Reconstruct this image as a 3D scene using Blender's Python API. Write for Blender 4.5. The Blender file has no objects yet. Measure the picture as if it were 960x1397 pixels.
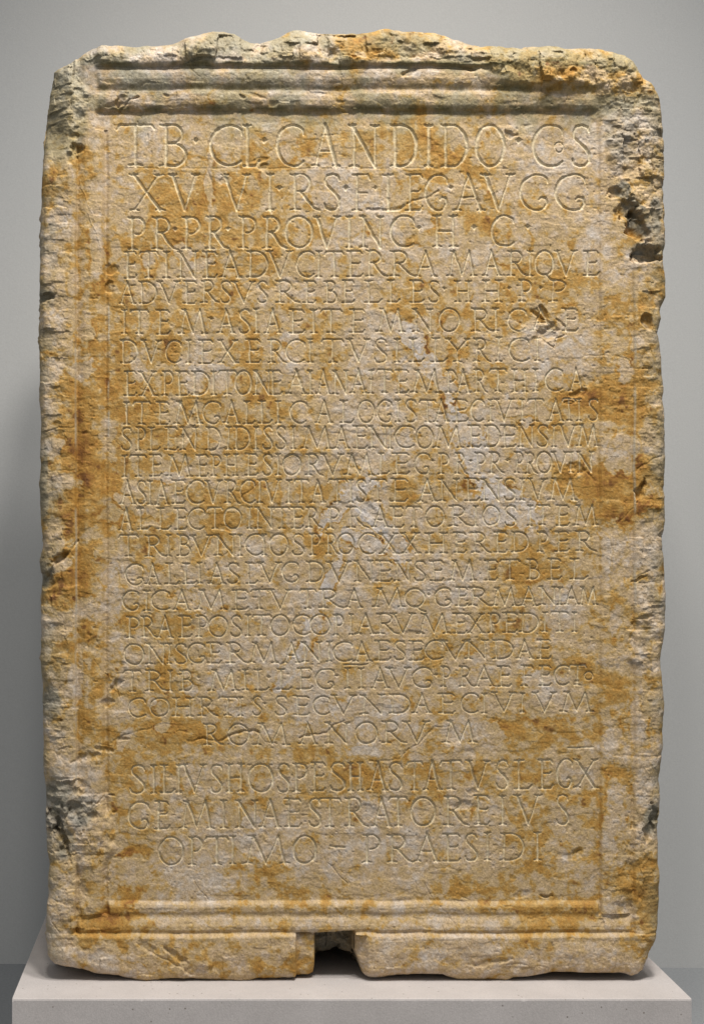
import bpy, math
import numpy as np

# ------------------------------------------------------------------ camera, world, lights, exposure
S = 720.0                    # photograph pixels per metre on the slab's front plane
PX, PY = 280.0, 720.0        # principal point of the view
DIST = 3.2
PLINTH_TOP = 0.19
CAMZ = PLINTH_TOP + (1340.0 - PY) / S
sc = bpy.context.scene
cam_d = bpy.data.cameras.new("camera")
cam = bpy.data.objects.new("camera", cam_d)
sc.collection.objects.link(cam)
cam.location = (0, -DIST, CAMZ)
cam.rotation_euler = (math.radians(90), 0, 0)
cam_d.sensor_fit = 'VERTICAL'
cam_d.sensor_height = 36
cam_d.lens = S * DIST / 1397.0 * 36
cam_d.shift_x = (480 - PX) / 1397.0
cam_d.shift_y = (PY - 698.5) / 1397.0
cam_d.clip_end = 100
sc.camera = cam

world = bpy.data.worlds.new("World")
sc.world = world
world.use_nodes = True
bg = world.node_tree.nodes["Background"]
bg.inputs[0].default_value = (0.93, 0.97, 1.0, 1)
bg.inputs[1].default_value = 0.37

def spot(name, loc, target, power, radius, angle, blend, color):
    d = bpy.data.lights.new(name, 'SPOT')
    d.energy = power; d.shadow_soft_size = radius
    d.spot_size = math.radians(angle); d.spot_blend = blend; d.color = color
    o = bpy.data.objects.new(name, d); sc.collection.objects.link(o)
    o.location = loc
    from mathutils import Vector
    o.rotation_euler = (Vector(target) - Vector(loc)).to_track_quat('-Z', 'Y').to_euler()
    return o
spot("ceiling_spot", (0.62, -2.05, 5.2), (0.3, 0.0, 0.75), 520, 0.26, 57, 1.0, (1.0, 0.955, 0.89))
spot("ceiling_spot", (-0.10, -2.35, 5.2), (0.3, 0.0, 0.75), 260, 0.20, 57, 1.0, (1.0, 0.955, 0.89))
spot("ceiling_spot", (1.35, -1.70, 5.2), (0.4, 0.0, 0.75), 190, 0.20, 57, 1.0, (1.0, 0.955, 0.90))
spot("ceiling_spot", (0.85, -0.95, 5.0), (0.35, 0.1, 0.75), 330, 0.18, 58, 1.0, (1.0, 0.955, 0.90))

sc.view_settings.view_transform = 'Standard'
sc.view_settings.look = 'None'
sc.view_settings.exposure = 0.0
sc.view_settings.gamma = 1
sc.view_settings.use_curve_mapping = False

# ------------------------------------------------------------------ helpers
def tag(o, label=None, cat=None, group=None, kind=None):
    if label: o['label'] = label
    if cat: o['category'] = cat
    if group: o['group'] = group
    if kind: o['kind'] = kind
    return o

def link(name, me, parent=None, loc=(0, 0, 0)):
    o = bpy.data.objects.new(name, me)
    sc.collection.objects.link(o)
    if parent: o.parent = parent
    o.location = loc
    return o

def mesh_np(name, V, F, mat, normals=None, col=None, smooth=True):
    me = bpy.data.meshes.new(name)
    n, m = len(V), len(F)
    k = F.shape[1]
    me.vertices.add(n); me.loops.add(m * k); me.polygons.add(m)
    me.vertices.foreach_set("co", np.ascontiguousarray(V, dtype=np.float32).ravel())
    me.loops.foreach_set("vertex_index", np.ascontiguousarray(F, dtype=np.int32).ravel())
    me.polygons.foreach_set("loop_start", np.arange(0, m * k, k, dtype=np.int32))
    me.polygons.foreach_set("use_smooth", np.full(m, smooth))
    me.update(calc_edges=True)
    if col is not None:
        a = me.color_attributes.new("Col", 'FLOAT_COLOR', 'POINT')
        c4 = np.ones((n, 4), np.float32); c4[:, :3] = col
        a.data.foreach_set("color", c4.ravel())
    if normals is not None:
        me.normals_split_custom_set_from_vertices(np.ascontiguousarray(normals, dtype=np.float32))
    me.materials.append(mat)
    return me

RNG = np.random.default_rng(7)
_lat = RNG.random((512, 512)).astype(np.float32)
def vn(x, y, scale, seed=0):
    x = x / scale + seed * 37.17; y = y / scale + seed * 91.71
    xi = np.floor(x).astype(np.int32); yi = np.floor(y).astype(np.int32)
    fx = (x - xi).astype(np.float32); fy = (y - yi).astype(np.float32)
    fx = fx * fx * (3 - 2 * fx); fy = fy * fy * (3 - 2 * fy)
    x0 = xi & 511; x1 = (xi + 1) & 511; y0 = yi & 511; y1 = (yi + 1) & 511
    a = _lat[y0, x0]; b = _lat[y0, x1]; c = _lat[y1, x0]; d = _lat[y1, x1]
    return (a + (b - a) * fx) * (1 - fy) + (c + (d - c) * fx) * fy - 0.5
def fbm(x, y, scale, seed=0, octv=4, gain=0.5):
    s = 0; a = 1.0; t = 0
    for i in range(octv):
        s = s + a * vn(x, y, scale, seed + i * 3); t += a
        a *= gain; scale = scale / 2.03
    return s / t * 2
_cx = RNG.random((256, 256, 6)).astype(np.float32)
def facets(x, y, scale, seed=0):
    """broken stone: upper envelope of randomly tilted planes, one per jittered cell"""
    u = x / scale + seed * 13.3; v = y / scale + seed * 7.7
    ui = np.floor(u).astype(np.int32); vi = np.floor(v).astype(np.int32)
    best = np.full(u.shape, -9.0, np.float32)
    for dj in (-1, 0, 1):
        for di in (-1, 0, 1):
            c = _cx[(vi + dj) & 255, (ui + di) & 255]
            px = ui + di + c[..., 0]; py = vi + dj + c[..., 1]
            dx = u - px; dy = v - py
            h = (c[..., 2] - 0.5) * 1.6 * dx + (c[..., 3] - 0.5) * 1.6 * dy + c[..., 4] * 0.6 - 0.28 * (dx * dx + dy * dy)
            best = np.maximum(best, h.astype(np.float32))
    return best
def sstep(a, b, x):
    t = np.clip((x - a) / (b - a), 0, 1)
    return t * t * (3 - 2 * t)

# ------------------------------------------------------------------ materials
def new_mat(name):
    m = bpy.data.materials.new(name); m.use_nodes = True
    nt = m.node_tree; b = nt.nodes["Principled BSDF"]
    return m, nt, b
def noise_node(nt, vec, scale, detail=4, rough=0.6):
    n = nt.nodes.new("ShaderNodeTexNoise"); n.inputs["Scale"].default_value = scale
    n.inputs["Detail"].default_value = detail; n.inputs["Roughness"].default_value = rough
    nt.links.new(vec, n.inputs["Vector"]); return n
def ramp(nt, fac, stops):
    r = nt.nodes.new("ShaderNodeValToRGB")
    while len(r.color_ramp.elements) < len(stops): r.color_ramp.elements.new(0.5)
    for e, (p, c) in zip(r.color_ramp.elements, stops):
        e.position = p; e.color = (c[0], c[1], c[2], 1)
    nt.links.new(fac, r.inputs[0]); return r
def mult(nt, a, b, fac=1.0):
    m = nt.nodes.new("ShaderNodeMix"); m.data_type = 'RGBA'; m.blend_type = 'MULTIPLY'
    m.inputs[0].default_value = fac; m.clamp_result = False
    nt.links.new(a, m.inputs[6]); nt.links.new(b, m.inputs[7]); return m.outputs[2]

def stone_material():
    m, nt, b = new_mat("weathered_limestone")
    geo = nt.nodes.new("ShaderNodeNewGeometry"); vec = geo.outputs["Position"]
    col = nt.nodes.new("ShaderNodeVertexColor"); col.layer_name = "Col"
    n1 = noise_node(nt, vec, 420, 3, 0.7)
    r1 = ramp(nt, n1.outputs["Fac"], [(0.22, (0.50, 0.47, 0.43)), (0.42, (0.88, 0.87, 0.85)), (0.58, (1.05, 1.05, 1.05)), (0.8, (1.32, 1.34, 1.37))])
    n2 = noise_node(nt, vec, 90, 4, 0.65)
    r2 = ramp(nt, n2.outputs["Fac"], [(0.3, (0.88, 0.85, 0.80)), (0.5, (1, 1, 1)), (0.72, (1.07, 1.08, 1.1))])
    c = mult(nt, col.outputs["Color"], r1.outputs["Color"])
    c = mult(nt, c, r2.outputs["Color"])
    nt.links.new(c, b.inputs["Base Color"])
    b.inputs["Roughness"].default_value = 0.72
    b.inputs["Specular IOR Level"].default_value = 0.35
    n3 = noise_node(nt, vec, 260, 5, 0.7)
    bp = nt.nodes.new("ShaderNodeBump"); bp.inputs["Strength"].default_value = 0.52
    bp.inputs["Distance"].default_value = 0.0024
    nt.links.new(n3.outputs["Fac"], bp.inputs["Height"])
    nt.links.new(bp.outputs["Normal"], b.inputs["Normal"])
    return m

def wall_material():
    m, nt, b = new_mat("painted_plaster")
    geo = nt.nodes.new("ShaderNodeNewGeometry"); vec = geo.outputs["Position"]
    n = noise_node(nt, vec, 1.3, 3, 0.5)
    r = ramp(nt, n.outputs["Fac"], [(0.3, (0.465, 0.47, 0.468)), (0.7, (0.495, 0.497, 0.49))])
    n2 = noise_node(nt, vec, 350, 3, 0.6)
    r2 = ramp(nt, n2.outputs["Fac"], [(0.3, (0.93, 0.93, 0.93)), (0.7, (1.05, 1.05, 1.05))])
    nt.links.new(mult(nt, r.outputs["Color"], r2.outputs["Color"]), b.inputs["Base Color"])
    b.inputs["Roughness"].default_value = 0.85
    n3 = noise_node(nt, vec, 240, 4, 0.6)
    bp = nt.nodes.new("ShaderNodeBump"); bp.inputs["Strength"].default_value = 0.25
    bp.inputs["Distance"].default_value = 0.001
    nt.links.new(n3.outputs["Fac"], bp.inputs["Height"]); nt.links.new(bp.outputs["Normal"], b.inputs["Normal"])
    return m

def plinth_material():
    m, nt, b = new_mat("pale_cast_stone")
    geo = nt.nodes.new("ShaderNodeNewGeometry"); vec = geo.outputs["Position"]
    n = noise_node(nt, vec, 9, 4, 0.6)
    r = ramp(nt, n.outputs["Fac"], [(0.3, (0.46, 0.425, 0.41)), (0.7, (0.53, 0.49, 0.475))])
    n2 = noise_node(nt, vec, 380, 3, 0.7)
    r2 = ramp(nt, n2.outputs["Fac"], [(0.3, (0.85, 0.85, 0.85)), (0.7, (1.06, 1.06, 1.06))])
    v = nt.nodes.new("ShaderNodeTexVoronoi"); v.inputs["Scale"].default_value = 62
    nt.links.new(vec, v.inputs["Vector"])
    sp = nt.nodes.new("ShaderNodeSeparateColor"); nt.links.new(v.outputs["Color"], sp.inputs[0])
    mt = nt.nodes.new("ShaderNodeMath"); mt.operation = 'MULTIPLY'     # only some cells carry a pit
    gt = nt.nodes.new("ShaderNodeMath"); gt.operation = 'GREATER_THAN'; gt.inputs[1].default_value = 0.62
    nt.links.new(sp.outputs[0], gt.inputs[0])
    pr = ramp(nt, v.outputs["Distance"], [(0.05, (1, 1, 1)), (0.13, (0, 0, 0))])
    nt.links.new(gt.outputs[0], mt.inputs[0]); nt.links.new(pr.outputs["Color"], mt.inputs[1])
    mx = nt.nodes.new("ShaderNodeMix"); mx.data_type = 'RGBA'
    nt.links.new(mt.outputs[0], mx.inputs[0])
    nt.links.new(mult(nt, r.outputs["Color"], r2.outputs["Color"]), mx.inputs[6])
    mx.inputs[7].default_value = (0.16, 0.13, 0.11, 1)
    nt.links.new(mx.outputs[2], b.inputs["Base Color"])
    b.inputs["Roughness"].default_value = 0.8
    bp = nt.nodes.new("ShaderNodeBump"); bp.inputs["Strength"].default_value = 0.4; bp.inputs["Distance"].default_value = 0.001
    nt.links.new(n2.outputs["Fac"], bp.inputs["Height"]); nt.links.new(bp.outputs["Normal"], b.inputs["Normal"])
    return m

def floor_material():
    m, nt, b = new_mat("dark_grey_floor")
    geo = nt.nodes.new("ShaderNodeNewGeometry"); vec = geo.outputs["Position"]
    n = noise_node(nt, vec, 160, 5, 0.7)
    r = ramp(nt, n.outputs["Fac"], [(0.3, (0.19, 0.2, 0.21)), (0.7, (0.26, 0.27, 0.28))])
    nt.links.new(r.outputs["Color"], b.inputs["Base Color"]); b.inputs["Roughness"].default_value = 0.8
    return m

STONE = stone_material()

# ------------------------------------------------------------------ setting: wall and floor
wall_y0 = CAMZ * S * DIST / (1317.5 - PY) - DIST      # wall distance behind the slab's front plane
def quad_obj(name, pts, mat, kind='structure'):
    me = bpy.data.meshes.new(name); me.from_pydata(pts, [], [tuple(range(len(pts)))]); me.materials.append(mat)
    return tag(link(name, me), kind=kind)
sl = 0.022
wl = lambda x: wall_y0 - sl * (x - 0.3)
quad_obj("wall", [(-6, wl(-6), 0), (6, wl(6), 0), (6, wl(6), 6.0), (-6, wl(-6), 6.0)], wall_material())
quad_obj("floor", [(-6, -6, 0), (6, -6, 0), (6, 1.6, 0), (-6, 1.6, 0)], floor_material())

# ------------------------------------------------------------------ plinth
def make_plinth():
    dF = (1340 - PY) / S * S * DIST / (1362.5 - PY)
    y0 = dF - DIST
    x0 = (17 - PX) * dF / (S * DIST); x1 = (942.5 - PX) * dF / (S * DIST)
    y1 = 0.64
    cx, cy = (x0 + x1) / 2, (y0 + y1) / 2
    n = 620; xs = np.linspace(x0, x1, n)
    t = PLINTH_TOP
    wob = fbm(xs * S, xs * 0, 18, 401, 3) * 0.0007
    nick = np.clip(fbm(xs * S, xs * 0 + 5, 7, 405, 2) - 0.55, 0, 1) * 0.006 + np.clip(1 - (xs - x0) / 0.004, 0, 1) * 0.003
    e = 0.0022 + nick
    prof = [(np.full(n, y0), np.zeros(n)), (np.full(n, y0), np.full(n, t - 0.03)), (np.full(n, y0), t - e - 0.0015), (y0 + e * 0.45 + wob * 0.3, t - e * 0.45 + wob * 0.3),
            (y0 + e + 0.0015, np.full(n, t)), (np.full(n, y0 + 0.03), np.full(n, t)), (np.full(n, y1), np.full(n, t)), (np.full(n, y1), np.zeros(n))]
    m = len(prof)
    xe = xs.copy(); V = []
    for q, (py, pz) in enumerate(prof):
        V.append(np.stack([xe - cx, py - cy, pz], -1))
    V = np.concatenate(V); a = np.arange(n - 1)
    F = [np.stack([q * n + a, q * n + a + 1, (q + 1) * n + a + 1, (q + 1) * n + a], -1) for q in range(m - 1)]
    F = np.concatenate(F).tolist()
    F.append([q * n for q in range(m)]); F.append([q * n + n - 1 for q in range(m)][::-1])
    me = bpy.data.meshes.new("plinth"); me.from_pydata(V.tolist(), [], F)
    me.materials.append(plinth_material())
    o = link("plinth", me, None, (cx, cy, 0))
    tag(o, "low pale pinkish grey stone plinth under the inscribed slab", "plinth", kind="thing")
make_plinth()

# ------------------------------------------------------------------ slab: outline in photograph pixels
OUT = [(71,89),(77,84),(97,79),(105,74),(115,67),(125,62),(140,60),(155,59.5),(170,59),(180,61),(195,59),(210,58),(235,58),(245,54),(255,51),(268,46),(280,43),(290,40.5),(305,40),(320,41.5),(328,46),(334,50),(342,53.5),(356,54),(366,52),(380,46),(390,41),(400,37),(410,36),(420,39),(432,40),(440,41.5),(455,42.5),(470,41.5),(485,42),(500,41),(512,39),(522,37),(530,36),(540,38.5),(550,39.5),(566,39),(580,39.5),(595,40.5),(608,44),(620,49),(635,52.5),(645,58),(655,60),(665,59),(680,59),(690,62),(700,61),(712,62.5),(725,60.5),(737,59.5),(750,58.5),(762,59.5),(770,62.5),(778,64),(792,63),(805,64),(825,66),(840,69),(855,72.5),(861,76),(866,82),(870,90),(873,98),(885,110),(893,118),(898,126),(903,140),(905,165),(907,190),(908,230),(906,255),(908,280),(907,300),(908.5,330),(906,342),(905,357),(908,370),(909.5,385),(909,405),(904,417),(901,424),(902,434),(899,445),(896,455),(898,463),(900,470),(903,487),(904,510),(907,527),(905,545),(907,560),(906,580),(907,600),(908,640),(907,665),(908,685),(908,710),(907,724),(904,735),(904,750),(907,765),(907.5,790),(909,812),(908,835),(907,862),(904,880),(902,905),(903,922),(904.5,940),(907,958),(906.5,975),(905,1000),(906,1022),(904,1042),(900,1065),(901,1090),(900,1110),(897,1130),(899,1150),(898,1175),(900,1195),(899,1215),(899,1234),(897,1260),(894,1280),(884,1307),(876,1323),(869,1329),(860,1331),(846,1328),(820,1328.5),(790,1327),(754,1327.5),(727,1331.5),(700,1334),(690,1338),(675,1338.5),(660,1340),(640,1338),(622,1337),(612,1333),(604,1330),(579,1329.5),(560,1330),(541,1331.5),(520,1335),(506,1335),(499,1332),(494,1328),(487,1318),(480,1311),(472,1310),(464,1308.5),(456,1313),(446,1314),(437,1317),(432,1323),(428,1330),(422,1333),(408,1334),(393,1335),(370,1335),(350,1336),(338,1339),(328,1340),(296,1340),(279,1337),(265,1335.5),(252,1334.5),(235,1335),(220,1336),(200,1339),(185,1338.5),(173,1335),(162,1331.5),(146,1331),(130,1329.5),(120,1326),(112,1323.5),(95,1320.5),(84,1319),(75,1316),(69,1310),(65.5,1303),(63.5,1290),(62.5,1275),(64,1250),(65,1230),(66,1200),(67,1180),(63.5,1157),(62,1130),(61,1105),(62,1092),(61,1080),(60,1060),(59,1042),(58.5,1010),(57.7,980),(57,957),(57.5,930),(56,890),(56.5,850),(56,820),(56.5,790),(54.5,775),(54,767),(56,755),(58,744),(58,732),(56,717),(55,690),(54,665),(55.5,640),(55,600),(56,575),(55,556),(54,530),(54.5,500),(53,472),(54,440),(53,410),(54,387),(54.5,350),(54,324),(55,300),(56,282),(57,250),(57.7,225),(60,180),(62,155),(64,130),(67.5,105)]
def densify(P, step=4.0):
    out = []
    for i in range(len(P)):
        a = np.array(P[i], float); b = np.array(P[(i + 1) % len(P)], float)
        k = max(1, int(np.hypot(*(b - a)) / step))
        for j in range(k): out.append(a + (b - a) * j / k)
    return np.array(out)
poly = densify(OUT)
poly = (poly - np.array([PX, PY])) * (1 + 12.0 / (S * DIST)) + np.array([PX, PY])   # the rounded rim lies a little behind the face
jx = fbm(poly[:, 0], poly[:, 1], 9, 11, 3) * 1.0; jy = fbm(poly[:, 0], poly[:, 1], 9, 17, 3) * 1.0
poly = poly + np.stack([jx, jy], 1)

GX0, GY0 = 46, 27
NXV, NYV = 872, 1320
gx = (GX0 + np.arange(NXV)).astype(np.float32); gy = (GY0 + np.arange(NYV)).astype(np.float32)
X, Y = np.meshgrid(gx, gy)

def signed_dist(X, Y, poly, band=40.0):
    """positive inside"""
    inside = np.zeros(X.shape, bool)
    n = len(poly)
    D = np.full(X.shape, band, np.float32)
    NX = np.zeros_like(X); NY = np.zeros_like(X)
    for i in range(n):
        x0, y0 = poly[i]; x1, y1 = poly[(i + 1) % n]
        # winding by rows
        if y0 != y1:
            lo, hi = (y0, y1) if y0 < y1 else (y1, y0)
            r0 = int(np.ceil(lo - GY0)); r1 = int(np.ceil(hi - GY0))
            r0 = max(r0, 0); r1 = min(r1, X.shape[0])
            if r1 > r0:
                yy = gy[r0:r1]; xc = x0 + (yy - y0) * (x1 - x0) / (y1 - y0)
                inside[r0:r1] ^= (X[r0:r1] < xc[:, None])
        c0 = max(0, int(min(x0, x1) - band - GX0)); c1 = min(X.shape[1], int(max(x0, x1) + band - GX0) + 2)
        q0 = max(0, int(min(y0, y1) - band - GY0)); q1 = min(X.shape[0], int(max(y0, y1) + band - GY0) + 2)
        if c1 <= c0 or q1 <= q0: continue
        xs = X[q0:q1, c0:c1]; ys = Y[q0:q1, c0:c1]
        dx, dy = x1 - x0, y1 - y0; L = dx * dx + dy * dy + 1e-9
        t = np.clip(((xs - x0) * dx + (ys - y0) * dy) / L, 0, 1)
        px = x0 + t * dx; py = y0 + t * dy
        d = np.hypot(xs - px, ys - py)
        m = d < D[q0:q1, c0:c1]
        D[q0:q1, c0:c1][m] = d[m]; NX[q0:q1, c0:c1][m] = px[m]; NY[q0:q1, c0:c1][m] = py[m]
    return np.where(inside, D, -D), NX, NY
SD, BX, BY = signed_dist(X, Y, poly)

def seg_field(paths, maxd):
    """distance to polylines [(pts, halfwidth)], normalised: 1 on the line, 0 at halfwidth"""
    F = np.zeros(X.shape, np.float32)
    for pts, hw in paths:
        for (x0, y0), (x1, y1) in zip(pts[:-1], pts[1:]):
            b = hw + 8
            c0 = max(0, int(min(x0, x1) - b - GX0)); c1 = min(NXV, int(max(x0, x1) + b - GX0) + 2)
            q0 = max(0, int(min(y0, y1) - b - GY0)); q1 = min(NYV, int(max(y0, y1) + b - GY0) + 2)
            if c1 <= c0 or q1 <= q0: continue
            xs = WX[q0:q1, c0:c1]; ys = WY[q0:q1, c0:c1]
            dx, dy = x1 - x0, y1 - y0; L = dx * dx + dy * dy + 1e-9
            t = np.clip(((xs - x0) * dx + (ys - y0) * dy) / L, 0, 1)
            d = np.hypot(xs - x0 - t * dx, ys - y0 - t * dy)
            F[q0:q1, c0:c1] = np.maximum(F[q0:q1, c0:c1], 1 - d / hw)
    return np.clip(F, 0, 1)

# warped coordinates make edges of cracks and patches ragged
wob1 = fbm(X, Y, 14, 21, 3); wob2 = fbm(X, Y, 14, 31, 3)
WX = X + wob1 * 4.0; WY = Y + wob2 * 4.0
big1 = fbm(X, Y, 40, 41, 4); big2 = fbm(X, Y, 40, 51, 4)
UX = X + big1 * 14 + wob1 * 3; UY = Y + big2 * 14 + wob2 * 3

def ell(cx, cy, rx, ry, ang=0, wx=None, wy=None):
    """1 at the centre, 0 on the ellipse, negative outside"""
    wx = WX if wx is None else wx; wy = WY if wy is None else wy
    a = math.radians(ang); c, s = math.cos(a), math.sin(a)
    u = ((wx - cx) * c + (wy - cy) * s) / rx; v = (-(wx - cx) * s + (wy - cy) * c) / ry
    return 1 - np.hypot(u, v)
def win(cx, cy, r):
    c0 = max(0, int(cx - r - GX0)); c1 = min(NXV, int(cx + r - GX0) + 1)
    q0 = max(0, int(cy - r - GY0)); q1 = min(NYV, int(cy + r - GY0) + 1)
    return slice(q0, q1), slice(c0, c1)

# ------------------------------------------------------------------ relief (height towards the viewer, in pixels)
FX = fbm(X, Y, 60, 61, 2) * 1.2
def interp(v, pts):
    p = np.array(pts, float); return np.interp(v, p[:, 0], p[:, 1]).astype(np.float32)
PANEL = -15.0
yw = Y + fbm(X, Y * 0.3, 45, 71, 4, 0.6) * 2.3       # mouldings run a little unevenly
xw = X + fbm(X * 0.3, Y, 60, 81, 3) * 1.6
top_prof = interp(yw, [(30, -6), (42, -2), (52, 0), (84, 0.5), (87, -1), (89, -7), (92, -7.5), (94, -4.2), (98, -2.8), (106, -3.2), (113, -5.5), (118, -8.5), (120.5, -9.5), (123, -8), (127, -6.8), (134, -7), (141, -8.8), (146, -12), (148.5, -17), (151, -17), (156, -16), (166, -15.5), (175, PANEL)])
bot_prof = interp(yw, [(1228, PANEL), (1232, PANEL), (1236, -10.5), (1240, -9.2), (1246, -9.6), (1250, -11), (1253, -10.8), (1258, -8.5), (1265, -6.2), (1270, -6), (1273, -7.8), (1275, -8.2), (1277.5, -2), (1280, -0.4), (1300, 0), (1325, -2), (1340, -5)])
# side frames: outer band, cut-back cyma, groove beside the panel
left_prof = interp(xw, [(50, -7), (62, -3), (80, -2), (100, -3), (102.5, -4), (105, -12), (108, -10.5), (116, -7), (130, -6.5), (138, -9), (143, -17.5), (145, -17.5), (148, -15.3), (150, PANEL)])
right_prof = interp(xw, [(817, PANEL), (819.5, PANEL - 0.8), (823, PANEL + 4.5), (832, -9), (850, -7.5), (861, -8.5), (864.5, -10.5), (868, -4.5), (880, -3), (900, -4), (910, -7)])
lowright = sstep(1040, 1110, Y)
fw = np.clip(0.55 + 1.1 * fbm(X, Y, 50, 87, 3), 0.1, 1)
left_prof = left_prof * (0.8 + 0.2 * fw) + interp(xw, [(50, -6), (100, -5), (120, -8), (147, -14), (150, PANEL)]) * (0.2 - 0.2 * fw)
right_prof = right_prof * (0.5 + 0.35 * fw + 0.15 * lowright) + interp(xw, [(817, PANEL), (845, -11), (864, -8.5), (870, -6), (910, -7)]) * (0.5 - 0.35 * fw - 0.15 * lowright)
H = np.full(X.shape, PANEL, np.float32)
H = np.maximum(H, np.where(X < 150, left_prof, PANEL - 3))
H = np.where((X < 150) & (left_prof < H), left_prof, H)
H = np.where(X > 817, right_prof + lowright * sstep(820, 823, X) * 2.2 * (1 - sstep(840, 870, X)), H)
mt = sstep(128, 137, X + wob1 * 3)
mt = mt * (1 - sstep(806, 822, X))
inner_top = np.where(yw < 176, top_prof, -99)
H = np.where(yw < 175, inner_top * mt + (np.maximum(H, PANEL + 6 * (1 - sstep(120, 170, Y)))) * (1 - mt), H)
# bottom moulding turns the corner along a mitre
inb = (yw > 1230)
mb_in = sstep(146, 150, X) * (1 - sstep(817, 821, X))
mb_out = sstep(104, 110, X) * (1 - sstep(858, 864, X))
Hb = np.where(yw < 1250, bot_prof * mb_in + H * (1 - mb_in), bot_prof * mb_out + np.where(Y > 1275, -1.5, H) * (1 - mb_out))
H = np.where(inb, Hb, H)

# zones
warpb = big1 * 16
Ztop = 1 - sstep(80, 88, yw)                                    # rough upper fillet
Zright = sstep(866, 880, X + warpb * 0.4)
Zleft = 1 - sstep(88, 102, X + warpb * 0.4)
Zbot = sstep(1279, 1286, yw)
def zell(cx, cy, rx, ry, ang=0, soft=0.35, k=1.0):
    return sstep(0, soft, ell(cx, cy, rx, ry, ang, UX * k + X * (1 - k), UY * k + Y * (1 - k)))
Zbrk = np.zeros_like(H)                                          # broken areas
for e in [(880, 190, 62, 130), (860, 100, 70, 50), (745, 85, 110, 34, 6), (80, 130, 44, 62), (78, 1120, 52, 75), (125, 1145, 34, 70, 15), (100, 1240, 34, 60),
          (880, 1180, 32, 90), (860, 1215, 32, 45), (60, 780, 24, 60), (70, 980, 34, 60), (878, 860, 26, 60), (155, 1180, 14, 50), (400, 60, 420, 26)]:
    Zbrk = np.maximum(Zbrk, zell(*e) * (0.55 if e[1] > 700 and e[1] != 1120 else 1.0))
panelmask = sstep(147, 152, X) * (1 - sstep(815, 822, X)) * sstep(158, 168, Y) * (1 - sstep(1228, 1234, Y))
Zedge = np.maximum.reduce([Ztop * 0.6, Zright * 0.3, Zleft * 0.32, Zbot * 0.18, Zbrk])
Zedge = Zedge * (1 - 0.92 * panelmask)

f1 = facets(X + wob1 * 5, Y + wob2 * 5, 34, 1); f1 -= f1.mean()
f2 = facets(X + wob1 * 3, Y + wob2 * 3, 13, 5); f2 -= f2.mean()
f3 = facets(X + big1 * 6, Y * 1.25 + wob2 * 2, 6.5, 9); f3 -= f3.mean()
# flatten mouldings where the stone is broken away
brk_flat = np.clip(Zbrk * (1 - panelmask), 0, 1)
broadH = np.full_like(H, -5.0)
broadH = np.where((X > 640) & (Y < 150), interp(Y, [(40, -4), (60, -1), (90, 1), (112, 0), (126, -5)]), broadH)
brkmix = np.maximum.reduce([sstep(640, 700, X + big1 * 20) * (1 - sstep(108, 122, Y + big2 * 8 - (X - 700) * 0.06)) * (1 - sstep(880, 900, X) * 0),
                            zell(880, 185, 58, 125) * (1 - panelmask), zell(850, 110, 46, 46) , zell(85, 1130, 50, 80), zell(90, 140, 34, 70) * 0.8, zell(128, 1150, 26, 66) * 0.7])
H = H * (1 - brkmix) + broadH * brkmix
H += f1 * 8.0 * Zedge + f2 * 4.6 * Zedge + f3 * (2.4 * Zedge)
H += fbm(X, Y, 60, 91, 3) * (1.0 + 3.0 * Zedge)
# tooled and worn surface everywhere
H += fbm(X, Y, 18, 93, 3) * 0.45 + fbm(X, Y, 9, 95, 3) * (0.25 + 0.9 * Zedge) + fbm(X, Y, 2.5, 97, 2) * (0.24 + 0.5 * Zedge)
pits = sstep(0.30, 0.46, vn(X, Y, 4.6, 101)) * sstep(0.0, 0.3, fbm(X, Y, 55, 103, 3) + 0.1)
H -= pits * 0.9
sidew = np.clip((1 - sstep(146, 151, X)) + sstep(816, 822, X) + (1 - sstep(150, 160, Y)), 0, 1)
H += f2 * 0.7 * sidew + f3 * 0.5 * sidew
lam = sstep(0.12, 0.2, fbm(X * 0.6, Y * 1.6, 46, 111, 4))            # thin flaked lamina: small crisp steps
H += lam * 0.5
lam2 = sstep(0.1, 0.16, fbm(X * 0.7, Y * 1.5, 30, 117, 4))
mouldz = mt * (1 - sstep(150, 156, Y)) + mb_out * sstep(1232, 1238, Y)
H += (f2 * 1.1 + f1 * 2.2 * (Y < 400)) * mouldz
H += lam2 * 0.4

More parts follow.
